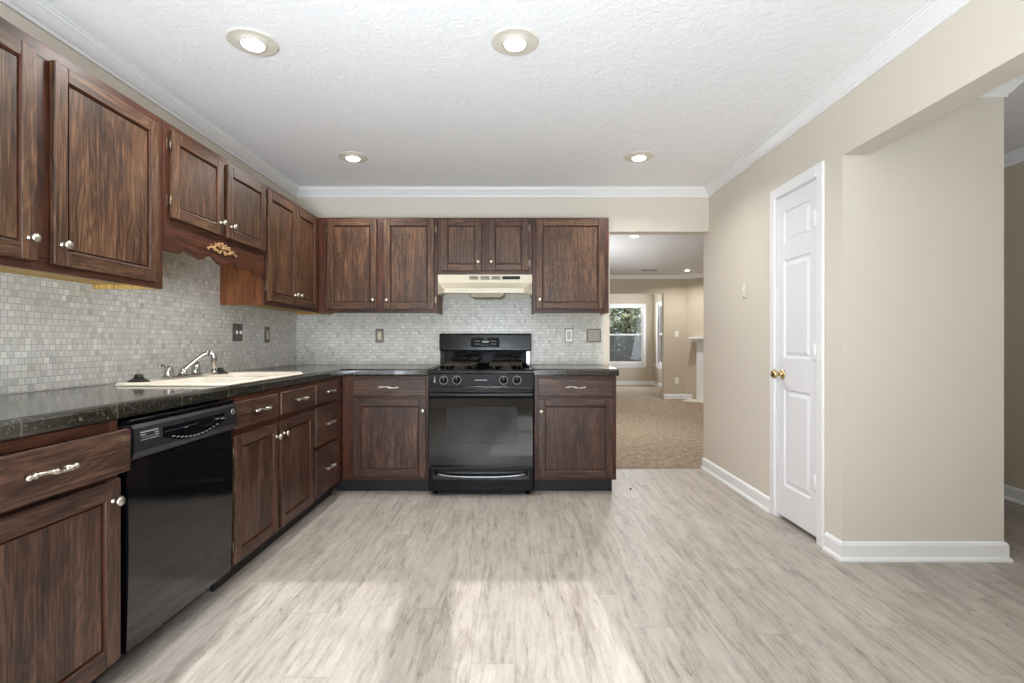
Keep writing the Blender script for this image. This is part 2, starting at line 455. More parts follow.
boxes('floor', [(XL - .12, XFR + .12, YR - .12, YE, -.12, 0)], floor_m)
boxes('floor_carpet', [(XA - .12, XB2 + .12, YE + .002, NYB + .12, -.12, .008)], carpet_m)
boxes('trim_1', [(OX, XR, YE - .012, YE + .012, 0.0005, .006)], m_flat('transition_strip', srgb(150, 136, 118), .5))
boxes('ceiling', [(XL - .12, XFR + .12, YR - .12, YE, ZC, ZC + .1)], ceil_m)
boxes('ceiling_living', [(XA - .12, XB2 + .12, YE + .002, NYB + .12, ZC, ZC + .1)], paint_smooth_ceil)
boxes('wall_left', [(XL - .12, XL, YR - .12, YE, 0, ZC)], wall_m)
boxes('wall_back', [(XL, OX, YB, YE, 0, ZC), (OX, XR, YB, YE, OH, ZC)], wall_m)
DY0, DY1, DZ = 2.715, 3.165, 2.012      # pantry door opening
boxes('wall_right', [(XR, XBM, YP, DY0, 0, ZC), (XR, XBM, DY1, YE, 0, ZC), (XR, XBM, DY0, DY1, DZ, ZC)], wall_m)
boxes('trim_2', [(XR, XBM, YR, YP, OH, ZC)], wall_m)            # dropped beam
boxes('wall_pantry', [(XBM, XP, YP, YP + .11, 0, ZC), (XP - .11, XP, YP + .11, YE, 0, ZC), (XBM + .6, XP - .11, YP + .11, YE, 0, ZC - .2)], wall_m)
boxes('wall_side', [(XFR, XFR + .12, YR - .12, YE, 0, ZC)], wall_tan)
boxes('wall_corridor', [(XP, XFR, YE - .12, YE, 0, ZC)], wall_tan)
# rear wall with two double-hung windows
W1, W2, WZ0, WZ1 = (-.805, -.08), (.073, .775), .50, 2.14
boxes('wall_rear', [(XL, W1[0], YR - .12, YR, 0, ZC), (W1[1], W2[0], YR - .12, YR, 0, ZC), (W2[1], XFR, YR - .12, YR, 0, ZC),
      (W1[0], W1[1], YR - .12, YR, 0, WZ0), (W2[0], W2[1], YR - .12, YR, 0, WZ0), (W1[0], W1[1], YR - .12, YR, WZ1, ZC), (W2[0], W2[1], YR - .12, YR, WZ1, ZC)], wall_m)
def hung_window(name, x0, x1, z0, z1, M, screen=False, casing=True):
    """double-hung window in local x (width), y (0 = wall face, + outward), z"""
    mb = MB(); f = .035
    for a in ((x0, x0 + f, z0, z1), (x1 - f, x1, z0, z1), (x0 + f, x1 - f, z0, z0 + f), (x0 + f, x1 - f, z1 - f, z1)):
        mb.box(a[0], a[1], .03, .09, a[2], a[3], M=M)
    zm = (z0 + z1) / 2
    mb.box(x0 + f, x1 - f, .04, .08, zm - .02, zm + .02, M=M)
    if casing:
        c = .07
        mb.box(x0 - c, x0, -.018, -.001, z0 - .02, z1 + c, M=M); mb.box(x1, x1 + c, -.018, -.001, z0 - .02, z1 + c, M=M)
        mb.box(x0, x1, -.018, -.001, z1, z1 + c, M=M)
        mb.box(x0 - c - .02, x1 + c + .02, -.05, -.001, z0 - .045, z0 - .02, M=M); mb.box(x0 - c, x1 + c, -.018, -.001, z0 - .12, z0 - .045, M=M)
    o = struct(mb.build(name, trim_white))
    MB().box(x0 + f, x1 - f, .058, .062, zm + .02, z1 - f, M=M).build('pane', pane_m, o)
    MB().box(x0 + f, x1 - f, .058, .062, z0 + f, zm - .02, M=M).build('pane', pane_m, o)
    if screen: MB().box(x0 + f, x1 - f, .084, .085, z0 + f, zm - .02, M=M).build('insect_screen', screen_m, o)
    return o
def rearM(): return Matrix.Translation((0, YR, 0)) @ Matrix.Rotation(math.pi, 4, 'Z')
hung_window('window_1', -W1[1], -W1[0], WZ0, WZ1, rearM())
hung_window('window_2', -W2[1], -W2[0], WZ0, WZ1, rearM())
# living room shell
AX, AY = 3.33, YF                       # where the diagonal fireplace wall starts
boxes('wall_living_left', [(XA - .12, XA, YE, YF + .12, 0, ZC)], wall_tan)
boxes('wall_living_near', [(XA, XL - .12, YE - .12, YE, 0, ZC), (XFR + .12, XB2, YE - .12, YE, 0, ZC)], wall_tan)
boxes('wall_living_right', [(XB2, XB2 + .12, YE, YF + .12, 0, ZC)], wall_tan)
boxes('wall_living_back', [(XA, NX0, YF, YF + .12, 0, ZC), (2.90, AX + .5, YF, YF + .12, 0, ZC), (NX0, 2.90, YF, YF + .12, 2.05, ZC)], wall_tan)
dlen = (XB2 - AX) * math.sqrt(2)
DM = Matrix.Translation((AX, AY, 0)) @ Matrix.Rotation(-math.pi / 4, 4, 'Z')
struct(MB().box(0, dlen, 0, .1, 0, ZC, M=DM).build('wall_fireplace', wall_tan))
BW = (2.20, 3.345, .57, 2.04); SW = (11.25, 12.62, .57, 2.04)
boxes('wall_nook', [(NX0 - .12, NX0, YF + .12, NYB, 0, ZC),
      (NX0, BW[0], NYB, NYB + .12, 0, ZC), (BW[1], NX1, NYB, NYB + .12, 0, ZC), (BW[0], BW[1], NYB, NYB + .12, 0, BW[2]), (BW[0], BW[1], NYB, NYB + .12, BW[3], ZC),
      (NX1, NX1 + .12, YF + .12, SW[0], 0, ZC), (NX1, NX1 + .12, SW[1], NYB + .12, 0, ZC), (NX1, NX1 + .12, SW[0], SW[1], 0, SW[2]), (NX1, NX1 + .12, SW[0], SW[1], SW[3], ZC)], wall_tan)
hung_window('window_3', BW[0], BW[1], BW[2], BW[3], Matrix.Translation((0, NYB, 0)), screen=True)
hung_window('window_4', -SW[1], -SW[0], SW[2], SW[3], Matrix.Translation((NX1, 0, 0)) @ Matrix.Rotation(-math.pi / 2, 4, 'Z'), screen=True)

# crown mouldings, baseboards
CR = [(0, ZC - .074), (.010, ZC - .074), (.012, ZC - .060), (.018, ZC - .056), (.030, ZC - .040), (.044, ZC - .022), (.050, ZC - .018), (.052, ZC - .008), (.060, ZC - .006), (.060, ZC), (0, ZC)]
struct(MB().sweep([(XL, YR), (XL, YB), (XR, YB), (XR, YR)], CR).build('trim_3', trim_white))
struct(MB().sweep([(XBM, YR), (XBM, YP), (XP, YP), (XP, YE - .12), (XFR, YE - .12), (XFR, YR)], [(o, z) for o, z in CR]).build('trim_4', trim_white))
struct(MB().sweep([(XA, YE), (XA, YF), (AX, AY), (XB2, AY - (XB2 - AX))], CR).build('trim_5', trim_white))
BB = [(0, 0), (.024, 0), (.024, .010), (.018, .020), (.014, .022), (.014, .078), (.009, .090), (.004, .094), (0, .096)]
struct(MB().sweep([(XR, YE), (XR, DY1 + .055)], BB).build('baseboard_right', trim_white))
BBp = [(o, z) for o, z in BB]
struct(MB().sweep([(XR, DY0 - .062), (XR, YP), (XP, YP), (XP, YE - .12)][::1], BBp).build('baseboard_pantry', trim_white))
struct(MB().sweep([(XP, YE - .12), (XFR, YE - .12), (XFR, YR)], BB).build('baseboard_side', trim_white))
struct(MB().sweep([(2.90, YF), (AX, AY), (AX + .10, AY - .10)], BB).build('baseboard_living', trim_white))
struct(MB().sweep([(NX0, YF + .12), (NX0, NYB), (NX1, NYB), (NX1, YF + .12)], BB).build('baseboard_nook', trim_white))

# ------------------------------------------------------------------ pantry door
def pantry_door():
    # casing
    cw = .058
    mb = MB()
    def casing(y0, y1, z0, z1, horiz=False):
        mb.box(XR - .016, XR - .001, y0, y1, z0, z1, bevel=.004)
    casing(DY1 - .006, DY1 + cw - .006, 0.001, DZ + cw); casing(DY0 - cw + .006, DY0 + .006, 0.001, DZ + cw)
    casing(DY0 + .006, DY1 - .006, DZ - .006, DZ + cw)
    mb.box(XR, XBM - .02, DY0, DY0 + .012, 0.001, DZ); mb.box(XR, XBM - .02, DY1 - .012, DY1, 0.001, DZ); mb.box(XR, XBM - .02, DY0 + .012, DY1 - .012, DZ - .012, DZ)
    struct(mb.build('trim_6', trim_white))
    # slab, x local = depth into pantry; three raised panels
    y0, y1, z0, z1 = DY0 + .014, DY1 - .014, .030, DZ - .015
    xf = XR + .001
    mb = MB(); pl, pr = y0 + .072, y1 - .072
    panels = [(.222, .815), (1.005, 1.605), (1.705, 1.905)]
    mb.box(xf, xf + .035, y0, pl, z0, z1); mb.box(xf, xf + .035, pr, y1, z0, z1)
    zs = [z0] + [q for p in panels for q in p] + [z1]
    for a, b in zip(zs[::2], zs[1::2]): mb.box(xf, xf + .035, pl, pr, a, b)
    d = MB.build(mb, 'door_1', door_white); struct(d)
    for a, b in panels:
        m = MB(); bm = bmesh.new()
        loops = []
        for ins, dep in ((0, 0), (.008, .009), (.018, .010), (.038, .002), (.040, .002)):
            loops.append([bm.verts.new((xf + dep, yy, zz)) for yy, zz in ((pl + ins, a + ins), (pr - ins, a + ins), (pr - ins, b - ins), (pl + ins, b - ins))])
        for p, q in zip(loops, loops[1:]):
            for i in range(4): bm.faces.new((p[i], p[(i + 1) % 4], q[(i + 1) % 4], q[i]))
        bm.faces.new(loops[-1])
        bmesh.ops.recalc_face_normals(bm, faces=bm.faces); bm.normal_update()
        if bm.faces[-1].normal.x > 0: bmesh.ops.reverse_faces(bm, faces=bm.faces)
        m.add(bm).build('raised_panel', door_white, d)
    kM = Matrix.Translation((xf, y1 - .062, .905)) @ Matrix.Rotation(-math.pi / 2, 4, 'Y')
    MB().lathe([(.0, 0), (.031, 0), (.031, .005), (.022, .010), (.013, .014), (.012, .030), (.018, .034), (.027, .044), (.028, .056), (.020, .066), (.0, .069)], 24, kM).build('knob', brass, d)['label'] = 'polished brass door knob'
    for z in (1.78, 1.05, .33):
        h = MB(); h.box(xf - .010, xf - .0005, y0 + .004, y0 + .034, z - .045, z + .045)
        h.tube([(xf - .011, y0 + .008, z - .048), (xf - .011, y0 + .008, z + .048)], .0075, 8)
        h.build('hinge', trim_white, d)
pantry_door()

# ------------------------------------------------------------------ cabinet hardware
def knob_mesh():
    M = Matrix.Rotation(math.pi / 2, 4, 'X')       # +z -> -y
    o = MB().lathe([(0, 0), (.009, 0), (.009, .002), (.005, .005), (.0045, .013), (.008, .016), (.0145, .020), (.0155, .024), (.012, .029), (.006, .031), (0, .0315)], 16, M)
    return o
def pull_mesh():
    mb = MB(); n = 41; pts = []; rad = []
    L = .128
    for i in range(n):
        s = i / (n - 1); x = (s - .5) * L
        y = -.024 - .006 * math.sin(math.pi * s); z = .004 * math.sin(2 * math.pi * s)
        r = .0042 + .0036 * math.exp(-((s - .5) / .07) ** 2) + .0040 * math.exp(-((s - .10) / .045) ** 2) + .0040 * math.exp(-((s - .90) / .045) ** 2) + .0010 * math.sin(s * 75)
        pts.append((x, y, z)); rad.append(r)
    mb.tube(pts, rad, 10)
    for s in (-1, 1):
        mb.tube([(s * .048, 0, 0), (s * .048, -.012, 0), (s * .05, -.025, 0)], [.007, .0045, .006], 10)
        mb.lathe([(0, -.008), (.006, -.005), (.0075, 0), (.006, .005), (0, .008)], 10, Matrix.Translation((s * .066, -.024, 0)) @ Matrix.Rotation(math.pi / 2, 4, 'Y'))
    return mb
def hinge_mesh():
    mb = MB(); mb.box(-.019, -.003, -.0025, -.0003, -.026, .026, bevel=.001)
    mb.tube([(-.001, -.008, -.024), (-.001, -.008, .024)], .0045, 8)
    mb.box(-.003, .004, -.012, -.0025, -.012, .012)
    return mb
_kd = {}
def hw(kind):
    if kind not in _kd:
        mb, m = {'knob': (knob_mesh, nickel), 'handle': (pull_mesh, nickel), 'hinge': (hinge_mesh, hinge_m)}[kind]
        o = mb().build(kind, m); _kd[kind] = o.data; bpy.data.objects.remove(o)
    return _kd[kind]

T = .019
def door(parent, x, z, wd, h, knob=None, hinge=None, mat=wood_upper, sw=.052, hz=None):
    """frame-and-panel door, local x right, front at y=-T"""
    mb = MB(); b = .003
    yf = -T - .001; yb = -.001
    mb.box(0, sw, yf, yb, 0, h, 'z', b); mb.box(wd - sw, wd, yf, yb, 0, h, 'z', b)
    mb.box(sw, wd - sw, yf, yb, 0, sw, 'x', b); mb.box(sw, wd - sw, yf, yb, h - sw, h, 'x', b)
    # moulded step down to the flat panel
    i0, i1, i2 = sw - .001, sw + .007, sw + .011
    loops = []
    bm = bmesh.new()
    for ins, y in ((i0, yf + .001), (sw + .0005, yf + .004), (sw + .003, yf + .005), (sw + .0035, yf + .015), (sw + .0085, yf + .015), (sw + .0095, yf + .007)):
        loops.append([bm.verts.new(c) for c in ((ins, y, ins), (wd - ins, y, ins), (wd - ins, y, h - ins), (ins, y, h - ins))])
    for p, q in zip(loops, loops[1:]):
        for i in range(4): bm.faces.new((p[i], p[(i + 1) % 4], q[(i + 1) % 4], q[i]))
    bmesh.ops.recalc_face_normals(bm, faces=bm.faces); bm.normal_update()
    mb.add(bm, 'z', 1)
    ins = sw + .0095; bm = bmesh.new()
    bm.faces.new([bm.verts.new(c) for c in ((ins, yf + .007, ins), (wd - ins, yf + .007, ins), (wd - ins, yf + .007, h - ins), (ins, yf + .007, h - ins))]); bm.normal_update()
    mb.add(bm, 'z', 0)
    d = mb.build('door', [mat, wood_frame], parent, (x, 0, z))
    if knob: inst('knob', hw('knob'), d, (knob[0], yf + .0005, knob[1]))
    if hinge:
        hx = 0 if hinge == 'L' else wd
        for zz in (hz or (.075, h - .075)):
            inst('hinge', hw('hinge'), d, (hx, 0, zz), (0, math.pi if hinge == 'R' else 0, 0))
    return d
def drawer(parent, x, z, wd, h, pull=True, mat=wood_base, out=0.0, box=False):
    mb = MB()
    mb.box(0, wd, -T - .001, -.001, 0, h, 'x', .005, 2)
    if box:
        mb.box(.03, .042, 0, .42, .01, h - .03, 'y'); mb.box(wd - .042, wd - .03, 0, .42, .01, h - .03, 'y'); mb.box(.042, wd - .042, 0, .42, .01, .02, 'y')
    d = mb.build('drawer', mat, parent, (x, -out, z))
    if pull: inst('handle', hw('handle'), d, (wd / 2, -T - .0005, h / 2 + .004))
    return d

# ------------------------------------------------------------------ wall cabinets
ZT, ZB, ZS = 2.090, 1.336, 1.640     # tops, bottoms, bottoms of the short ones
XUF = -1.560; YUF = 3.966            # face-frame planes of the left and back runs
UD = .300
def upper(name, label, origin, rz, wd, zb, zt=ZT, depth=UD, stiles=(), frame_l=.04, frame_r=.04, lipl=0.0, rail_b=.045, depth_l=None, raw=True):
    r = thing(name, label, 'cabinet', origin, rz, 'wall cabinets with dark oak doors')
    mb = MB(); z0 = zb
    # carcass set back behind the face frame
    mb.box(lipl, lipl + .004, .019, depth, z0, zt, 'z', 0, 1, 1); mb.box(wd - .004, wd, .019, depth, z0, zt, 'z', 0, 1, 1)
    mb.box(lipl + .004, lipl + .016, .019, depth, z0, zt, 'z', 0, 1, 2); mb.box(wd - .016, wd - .004, .019, depth, z0, zt, 'z', 0, 1, 2)
    mb.box(lipl + .016, wd - .016, .019, depth, zt - .018, zt, 'x', 0, 1, 0)
    mb.box(lipl + .016, wd - .016, depth - .008, depth, z0 + .03, zt - .018, 'z', 0, 1, 2)
    mb.box(lipl + .016, wd - .016, .019, depth - .008, z0 + .018, z0 + .030, 'x', 0, 1, 2)
    # face frame
    mb.box(0, frame_l, 0, .019, zb, zt, 'z', .0015); mb.box(wd - frame_r, wd, 0, .019, zb, zt, 'z', .0015)
    mb.box(frame_l, wd - frame_r, 0, .019, zt - .05, zt, 'x', .0015); mb.box(frame_l, wd - frame_r, 0, .019, zb, zb + rail_b, 'x', .0015)
    for s0, s1 in stiles: mb.box(s0, s1, 0, .019, zb + rail_b, zt - .05, 'z', .0015)
    mb.build('body', [wood_frame, wood_side, wood_raw], r)
    return r
R90 = math.pi / 2
def Lx(y): return y            # left run: local x = world Y - origin Y
DTOP, DBOT = 2.060, 1.362
# left run
y0 = 1.075
c = upper('wall_cabinet', 'tall dark oak wall cabinet at the left photo edge, nearest the camera', (XUF, y0, 0), R90, 2.218 - y0, ZB, stiles=[(1.59 - y0, 1.70 - y0)])
door(c, 1.122 - y0, DBOT, .493, DTOP - DBOT - .012, knob=(.493 - .028, .07), hinge='L')
door(c, 1.675 - y0, DBOT, .493, DTOP - DBOT - .012, knob=(.028, .07), hinge='R')
y0 = 2.222
c = upper('wall_cabinet', 'short two-door dark oak wall cabinet above the sink with scalloped valance', (XUF, y0, 0), R90, 3.112 - y0, ZS, stiles=[(2.640 - y0, 2.705 - y0)], rail_b=.03)
door(c, 2.256 - y0, 1.663, .396, DTOP - 1.663, knob=(.396 - .028, .066), hinge='L', hz=(.075, .33))
door(c, 2.692 - y0, 1.663, .409, DTOP - 1.663, knob=(.028, .066))
# scalloped valance, symmetrical about its middle
half = [(0, 1.510), (.105, 1.510), (.118, 1.516), (.130, 1.531), (.150, 1.535), (.185, 1.526), (.225, 1.517), (.268, 1.512), (.290, 1.516), (.312, 1.534), (.340, 1.545), (.375, 1.541), (.405, 1.526), (.425, 1.514), (.445, 1.510)]
wv = 3.112 - y0
prof = half + [(wv - a, b) for a, b in half[::-1][1:]]
val = MB().prism([(0, ZS - .001)] + prof + [(wv, ZS - .001)], 'y', .001, .018, 'x').build('valance', wood_frame, c)
mb = MB(); cx, cz = wv / 2, 1.592
for s in (-1, 1):
    for (p, r) in (([(0, .0), (.03, .018), (.065, .012), (.078, -.006), (.062, -.014), (.052, -.004)], .005), ([(.01, -.01), (.045, -.012), (.085, .002), (.115, -.006), (.125, -.018)], .0042),
                   ([(0, .012), (.012, .026), (.03, .030), (.042, .022)], .0045), ([(.012, -.004), (.022, -.02), (.04, -.018)], .004), ([(.03, .004), (.05, .022), (.07, .024)], .0036)):
        q = [(cx + s * a, -.003, cz + b) for a, b in p]
        mb.tube(q, [r * (.7 + .6 * math.sin(math.pi * (i + .6) / len(q))) for i in range(len(q))], 8)
    mb.lathe([(0, -.004), (.006, -.002), (.006, .002), (0, .005)], 10, Matrix.Translation((cx + s * .128, -.003, cz - .010)) @ Matrix.Rotation(R90, 4, 'X'))
    mb.lathe([(0, -.004), (.005, -.002), (.005, .002), (0, .005)], 10, Matrix.Translation((cx + s * .100, -.003, cz + .010)) @ Matrix.Rotation(R90, 4, 'X'))
mb.lathe([(0, -.004), (.010, -.003), (.011, .002), (.006, .006), (0, .007)], 12, Matrix.Translation((cx, -.003, cz + .008)) @ Matrix.Rotation(R90, 4, 'X'))
mb.lathe([(0, -.004), (.006, -.003), (.007, .002), (0, .006)], 12, Matrix.Translation((cx, -.003, cz + .034)) @ Matrix.Rotation(R90, 4, 'X'))
mb.build('carved_ornament', gilt, val)['label'] = 'gilded carved scroll ornament'
y0 = 3.116
c = upper('wall_cabinet', 'tall two-door dark oak wall cabinet on the left wall running into the room corner', (XUF, y0, 0), R90, YB - .004 - y0, ZB, lipl=.036, frame_r=YB - .004 - 3.905, stiles=[])
door(c, 3.130 - y0, DBOT, .408, DTOP - DBOT, knob=(.408 - .026, .07), hinge='L')
door(c, 3.546 - y0, DBOT, .356, DTOP - DBOT, knob=(.026, .07))
# back run
DTB = 2.074
x0 = XUF + .003
c = upper('wall_cabinet', 'two-door dark oak wall cabinet on the back wall between room corner and range hood', (x0, YUF, 0), 0, -.613 - x0, ZB, depth=YB - YUF - .003, frame_l=.09, stiles=[(-1.10 - x0, -1.02 - x0)])
door(c, -1.481 - x0, 1.364, .393, DTB - 1.364, knob=(.393 - .028, .07), hinge='L')
door(c, -1.032 - x0, 1.364, .396, DTB - 1.364, knob=(.024, .07), hinge='R')
x0 = -.611
c = upper('wall_cabinet', 'short two-door dark oak wall cabinet directly above the cream range hood', (x0, YUF, 0), 0, .1425 - x0, ZS, depth=YB - YUF - .003, stiles=[(-.27 - x0, -.20 - x0)], rail_b=.03)
door(c, -.580 - x0, 1.668, .319, DTB - 1.668, knob=(.319 - .024, .068))
door(c, -.204 - x0, 1.668, .311, DTB - 1.668, knob=(.022, .068), hinge='R', hz=(.06, .34))
x0 = .1445
c = upper('wall_cabinet', 'single-door dark oak wall cabinet right of the range hood beside the opening', (x0, YUF, 0), 0, .7476 - x0, ZB, depth=YB - YUF - .003)
door(c, .170 - x0, 1.366, .544, DTB - 1.366, knob=(.026, .07))

# ------------------------------------------------------------------ base cabinets
XBF = -1.257; YBF = 3.636
CZ0, CZ1 = .858, .910
def base(name, label, origin, rz, wd, depth, openings, stile_l=.035, stile_r=.035, stiles=(), lend=False, rend=False, rails=(.690, .706), kick_l=0.0, kick_r=0.0, side=wood_side):
    r = thing(name, label, 'cabinet', origin, rz, 'base cabinets with dark oak fronts')
    mb = MB(); t = .016
    mb.box(0, t, .019, depth, .102, CZ0 - .002, 'z', 0, 1, 1); mb.box(wd - t, wd, .019, depth, .102, CZ0 - .002, 'z', 0, 1, 1)
    mb.box(t, wd - t, depth - .008, depth, .102, CZ0 - .002, 'z', 0, 1, 2); mb.box(t, wd - t, .019, depth - .008, .102, .118, 'x', 0, 1, 2)
    mb.box(0, stile_l, 0, .019, .102, CZ0 - .002, 'z', .0015); mb.box(wd - stile_r, wd, 0, .019, .102, CZ0 - .002, 'z', .0015)
    for a, b in stiles: mb.box(a, b, 0, .019, .13, CZ0 - .035, 'z', .0015)
    mb.box(stile_l, wd - stile_r, 0, .019, CZ0 - .035, CZ0 - .002, 'x', .0015); mb.box(stile_l, wd - stile_r, 0, .019, .102, .132, 'x', .0015)
    for z in rails: mb.box(stile_l, wd - stile_r, .001, .018, z - .02, z + .02, 'x')
    mb.build('body', [wood_frame, side, wood_raw], r)
    k = MB(); k.box(-kick_l, wd + kick_r, .070, .085, .001, .101, 'x')
    k.build('toe_kick', black_kick, r)
    return r
BD = abs(XL - XBF) - .004
# near-left cabinet with its drawer a little open
y0 = .965
c = base('base_cabinet', 'dark oak base cabinet left of the dishwasher, drawer slightly pulled out', (XBF, y0, 0), R90, 1.585 - y0, BD, None, rails=(.692,))
drawer(c, .992 - y0, .699, .580, .131, out=.032, box=True)
door(c, 1.010 - y0, .106, .563, .570, knob=(.563 - .032, .505), mat=wood_base, sw=.058)
# sink base
y0 = 2.205
c = base('base_cabinet', 'two-door dark oak base cabinet under the sink', (XBF, y0, 0), R90, 3.100 - y0, BD, None, stiles=[(2.61 - y0, 2.67 - y0)], rails=(.698,))
drawer(c, 2.221 - y0, .712, .405, .122); drawer(c, 2.657 - y0, .712, .432, .122)
door(c, 2.221 - y0, .112, .402, .570, knob=(.402 - .026, .498), hinge='L', mat=wood_base)
door(c, 2.657 - y0, .112, .430, .570, knob=(.026, .502), mat=wood_base)
# three-drawer stack
y0 = 3.103
c = base('base_cabinet', 'three-drawer dark oak base cabinet on the left run beside the room corner', (XBF, y0, 0), R90, YBF - .002 - y0, BD, None, stile_r=.09, rails=(.698, .432))
drawer(c, 3.121 - y0, .710, .404, .126); drawer(c, 3.121 - y0, .443, .404, .244); drawer(c, 3.121 - y0, .125, .404, .294)
# corner, on the back wall
x0 = XBF + .003
c = base('base_cabinet', 'dark oak base cabinet with drawer and door left of the black range', (x0, YBF, 0), 0, -.626 - x0, YB - YBF - .004, None, stile_l=.095, rails=(.698,), kick_l=.069)
drawer(c, -1.168 - x0, .710, .528, .127); door(c, -1.168 - x0, .128, .528, .562, knob=(.528 - .022, .480), mat=wood_base)
x0 = .1455
c = base('base_cabinet', 'dark oak base cabinet with drawer and door right of the black range', (x0, YBF, 0), 0, .740 - x0, YB - YBF - .004, None, rails=(.698,), kick_r=-.018)
drawer(c, .170 - x0, .710, .542, .127); door(c, .170 - x0, .123, .542, .567, knob=(.022, .478), mat=wood_base)

# ------------------------------------------------------------------ countertops
SX0, SX1, SY0, SY1 = -1.765, -1.262, 2.178, 3.020     # sink rim
NOSE = [(0, CZ0), (.026, CZ0), (.031, CZ0 + .004), (.032, CZ0 + .012), (.032, CZ1 - .014), (.029, CZ1 - .006), (.022, CZ1 - .001), (.016, CZ1), (0, CZ1)]
YC0 = .950; XN = -1.277; YN = 3.644
mb = MB()
hx0, hx1, hy0, hy1 = SX0 + .02, SX1 - .016, SY0 + .02, SY1 - .02
for b in ((XL + .001, XN, YC0, hy0), (XL + .001, hx0, hy0, hy1), (hx1, XN, hy0, hy1), (XL + .001, XN, hy1, YN), (XL + .001, -.624, YN, YB - .001)):
    if b[1] > b[0] and b[3] > b[2]: mb.box(b[0], b[1], b[2], b[3], CZ0, CZ1)
mb.sweep([(XN, YC0), (XN, YN), (-.624, YN)], NOSE)
tag(mb.build('countertop', granite), 'L-shaped dark granite countertop holding the sink in the room corner', 'countertop')
mb = MB(); mb.box(.1435, .724, YN, YB - .001, CZ0, CZ1); mb.sweep([(.1435, YN), (.724, YN), (.724, YB - .001)][::1], NOSE)
tag(mb.build('countertop', granite), 'short dark granite countertop right of the range', 'countertop')
# mosaic backsplash
mb = MB()
mb.box(XL + .001, XL + .009, YC0, YB - .001, CZ1 + .001, ZB + .32)
struct(mb.build('backsplash_left', tile_m))
mb = MB(); mb.box(XL + .01, .754, YB - .009, YB - .001, CZ1 + .001, ZB + .012); mb.box(-.611, .1425, YB - .009, YB - .001, ZB + .012, ZS - .01)
struct(mb.build('backsplash_back', tile_m))

# ------------------------------------------------------------------ sink
def sink():
    r = thing('kitchen_sink', 'biscuit enamel double-bowl sink set in the dark granite countertop', 'sink', ((SX0 + SX1) / 2, (SY0 + SY1) / 2, CZ1))
    bm = bmesh.new(); lx, ly = SX1 - SX0, SY1 - SY0
    nx, ny = 66, 104
    def rr(x, y, hx, hy, rad):
        qx, qy = abs(x) - hx + rad, abs(y) - hy + rad
        return math.hypot(max(qx, 0), max(qy, 0)) + min(max(qx, qy), 0) - rad
    sst = lambda a: 0 if a <= 0 else (1 if a >= 1 else a * a * (3 - 2 * a))
    g = []
    for i in range(nx + 1):
        row = []
        for j in range(ny + 1):
            x = (i / nx - .5) * lx; y = (j / ny - .5) * ly
            # squeeze corners into a rounded outline
            d = rr(x, y, lx / 2, ly / 2, .035)
            if d > 0:
                sx = math.copysign(lx / 2 - .035, x); sy = math.copysign(ly / 2 - .035, y)
                v = Vector((x - sx, y - sy)); v = v / v.length * .035; x, y = sx + v.x, sy + v.y; d = 0
            z = .002 + .013 * sst(-d / .014) - .003 * sst((-d - .016) / .01)
            for cy in (-.195, .195):
                b = rr(x - .045, y - cy, .178, .172, .06)
                z -= .165 * sst((-b + .004) / .055)
            row.append(bm.verts.new((x, y, z)))
        g.append(row)
    for i in range(nx):
        for j in range(ny):
            bm.faces.new((g[i][j], g[i + 1][j], g[i + 1][j + 1], g[i][j + 1]))
    bm.normal_update()
    MB().add(bm, smooth=True).build('basin', cream_sink, r)
    for cy in (-.195, .195):
        MB().lathe([(0, 0), (.018, .0), (.030, .004), (.043, .003), (.045, 0)], 20, Matrix.Translation((.045, cy, -.153))).build('drain', chrome, r)
sink()
def faucet():
    fx, fy, fz = -1.695, 2.556, CZ1 + .0125
    r = thing('kitchen_faucet', 'chrome two-handle kitchen faucet on the back rim of the sink', 'faucet', (fx, fy, fz))
    mb = MB(); mb.box(-.026, .026, -.128, .128, 0, .014, bevel=.006, seg=2); mb.build('deck_plate', chrome, r)
    sp = MB(); sp.lathe([(0, .012), (.021, .012), (.021, .026), (.016, .034), (.013, .045), (0, .046)], 18)
    sp.tube([(0, 0, .034), (.012, .006, .046), (.050, .026, .088), (.080, .042, .116), (.092, .048, .122), (.101, .052, .122)], [.013, .012, .0105, .0105, .0115, .0115], 12)
    sp.build('spout', chrome, r)
    sh = MB(); sh.tube([(.098, .050, .122), (.110, .056, .122), (.119, .060, .116), (.122, .062, .102), (.122, .062, .030)], [.0125, .0125, .0135, .0135, .0105], 14)
    sh.tube([(.122, .062, .032), (.122, .062, .016)], [.0155, .0165], 14)
    sh.build('spray_head', chrome, r)
    for s in (-1, 1):
        h = MB(); h.lathe([(0, .012), (.021, .012), (.022, .020), (.019, .045), (.016, .056), (.008, .062), (0, .063)], 18, Matrix.Translation((0, s * .104, 0)))
        h.tube([(0, s * .104, .056), (-.01, s * .118, .064), (-.016, s * .138, .069), (-.018, s * .148, .070)], [.007, .006, .0055, .008], 10)
        h.build('handle', chrome, r)
faucet()
for (x, y, lab) in ((-1.700, 2.262, 'black rubber drain stopper on the sink rim left of the faucet'), (-1.685, 2.862, 'black rubber drain stopper on the sink rim right of the faucet')):
    r = thing('drain_stopper', lab, 'drain stopper', (x, y, CZ1 + .0135), 0, 'drain stoppers on the sink rim')
    MB().lathe([(0, 0), (.040, 0), (.042, .003), (.040, .006), (.030, .009), (.024, .014), (0, .014)], 24).build('flange', rubber, r)
    MB().lathe([(0, .014), (.021, .014), (.018, .020), (.016, .030), (.013, .033), (0, .033)], 18).build('grip', rubber, r)

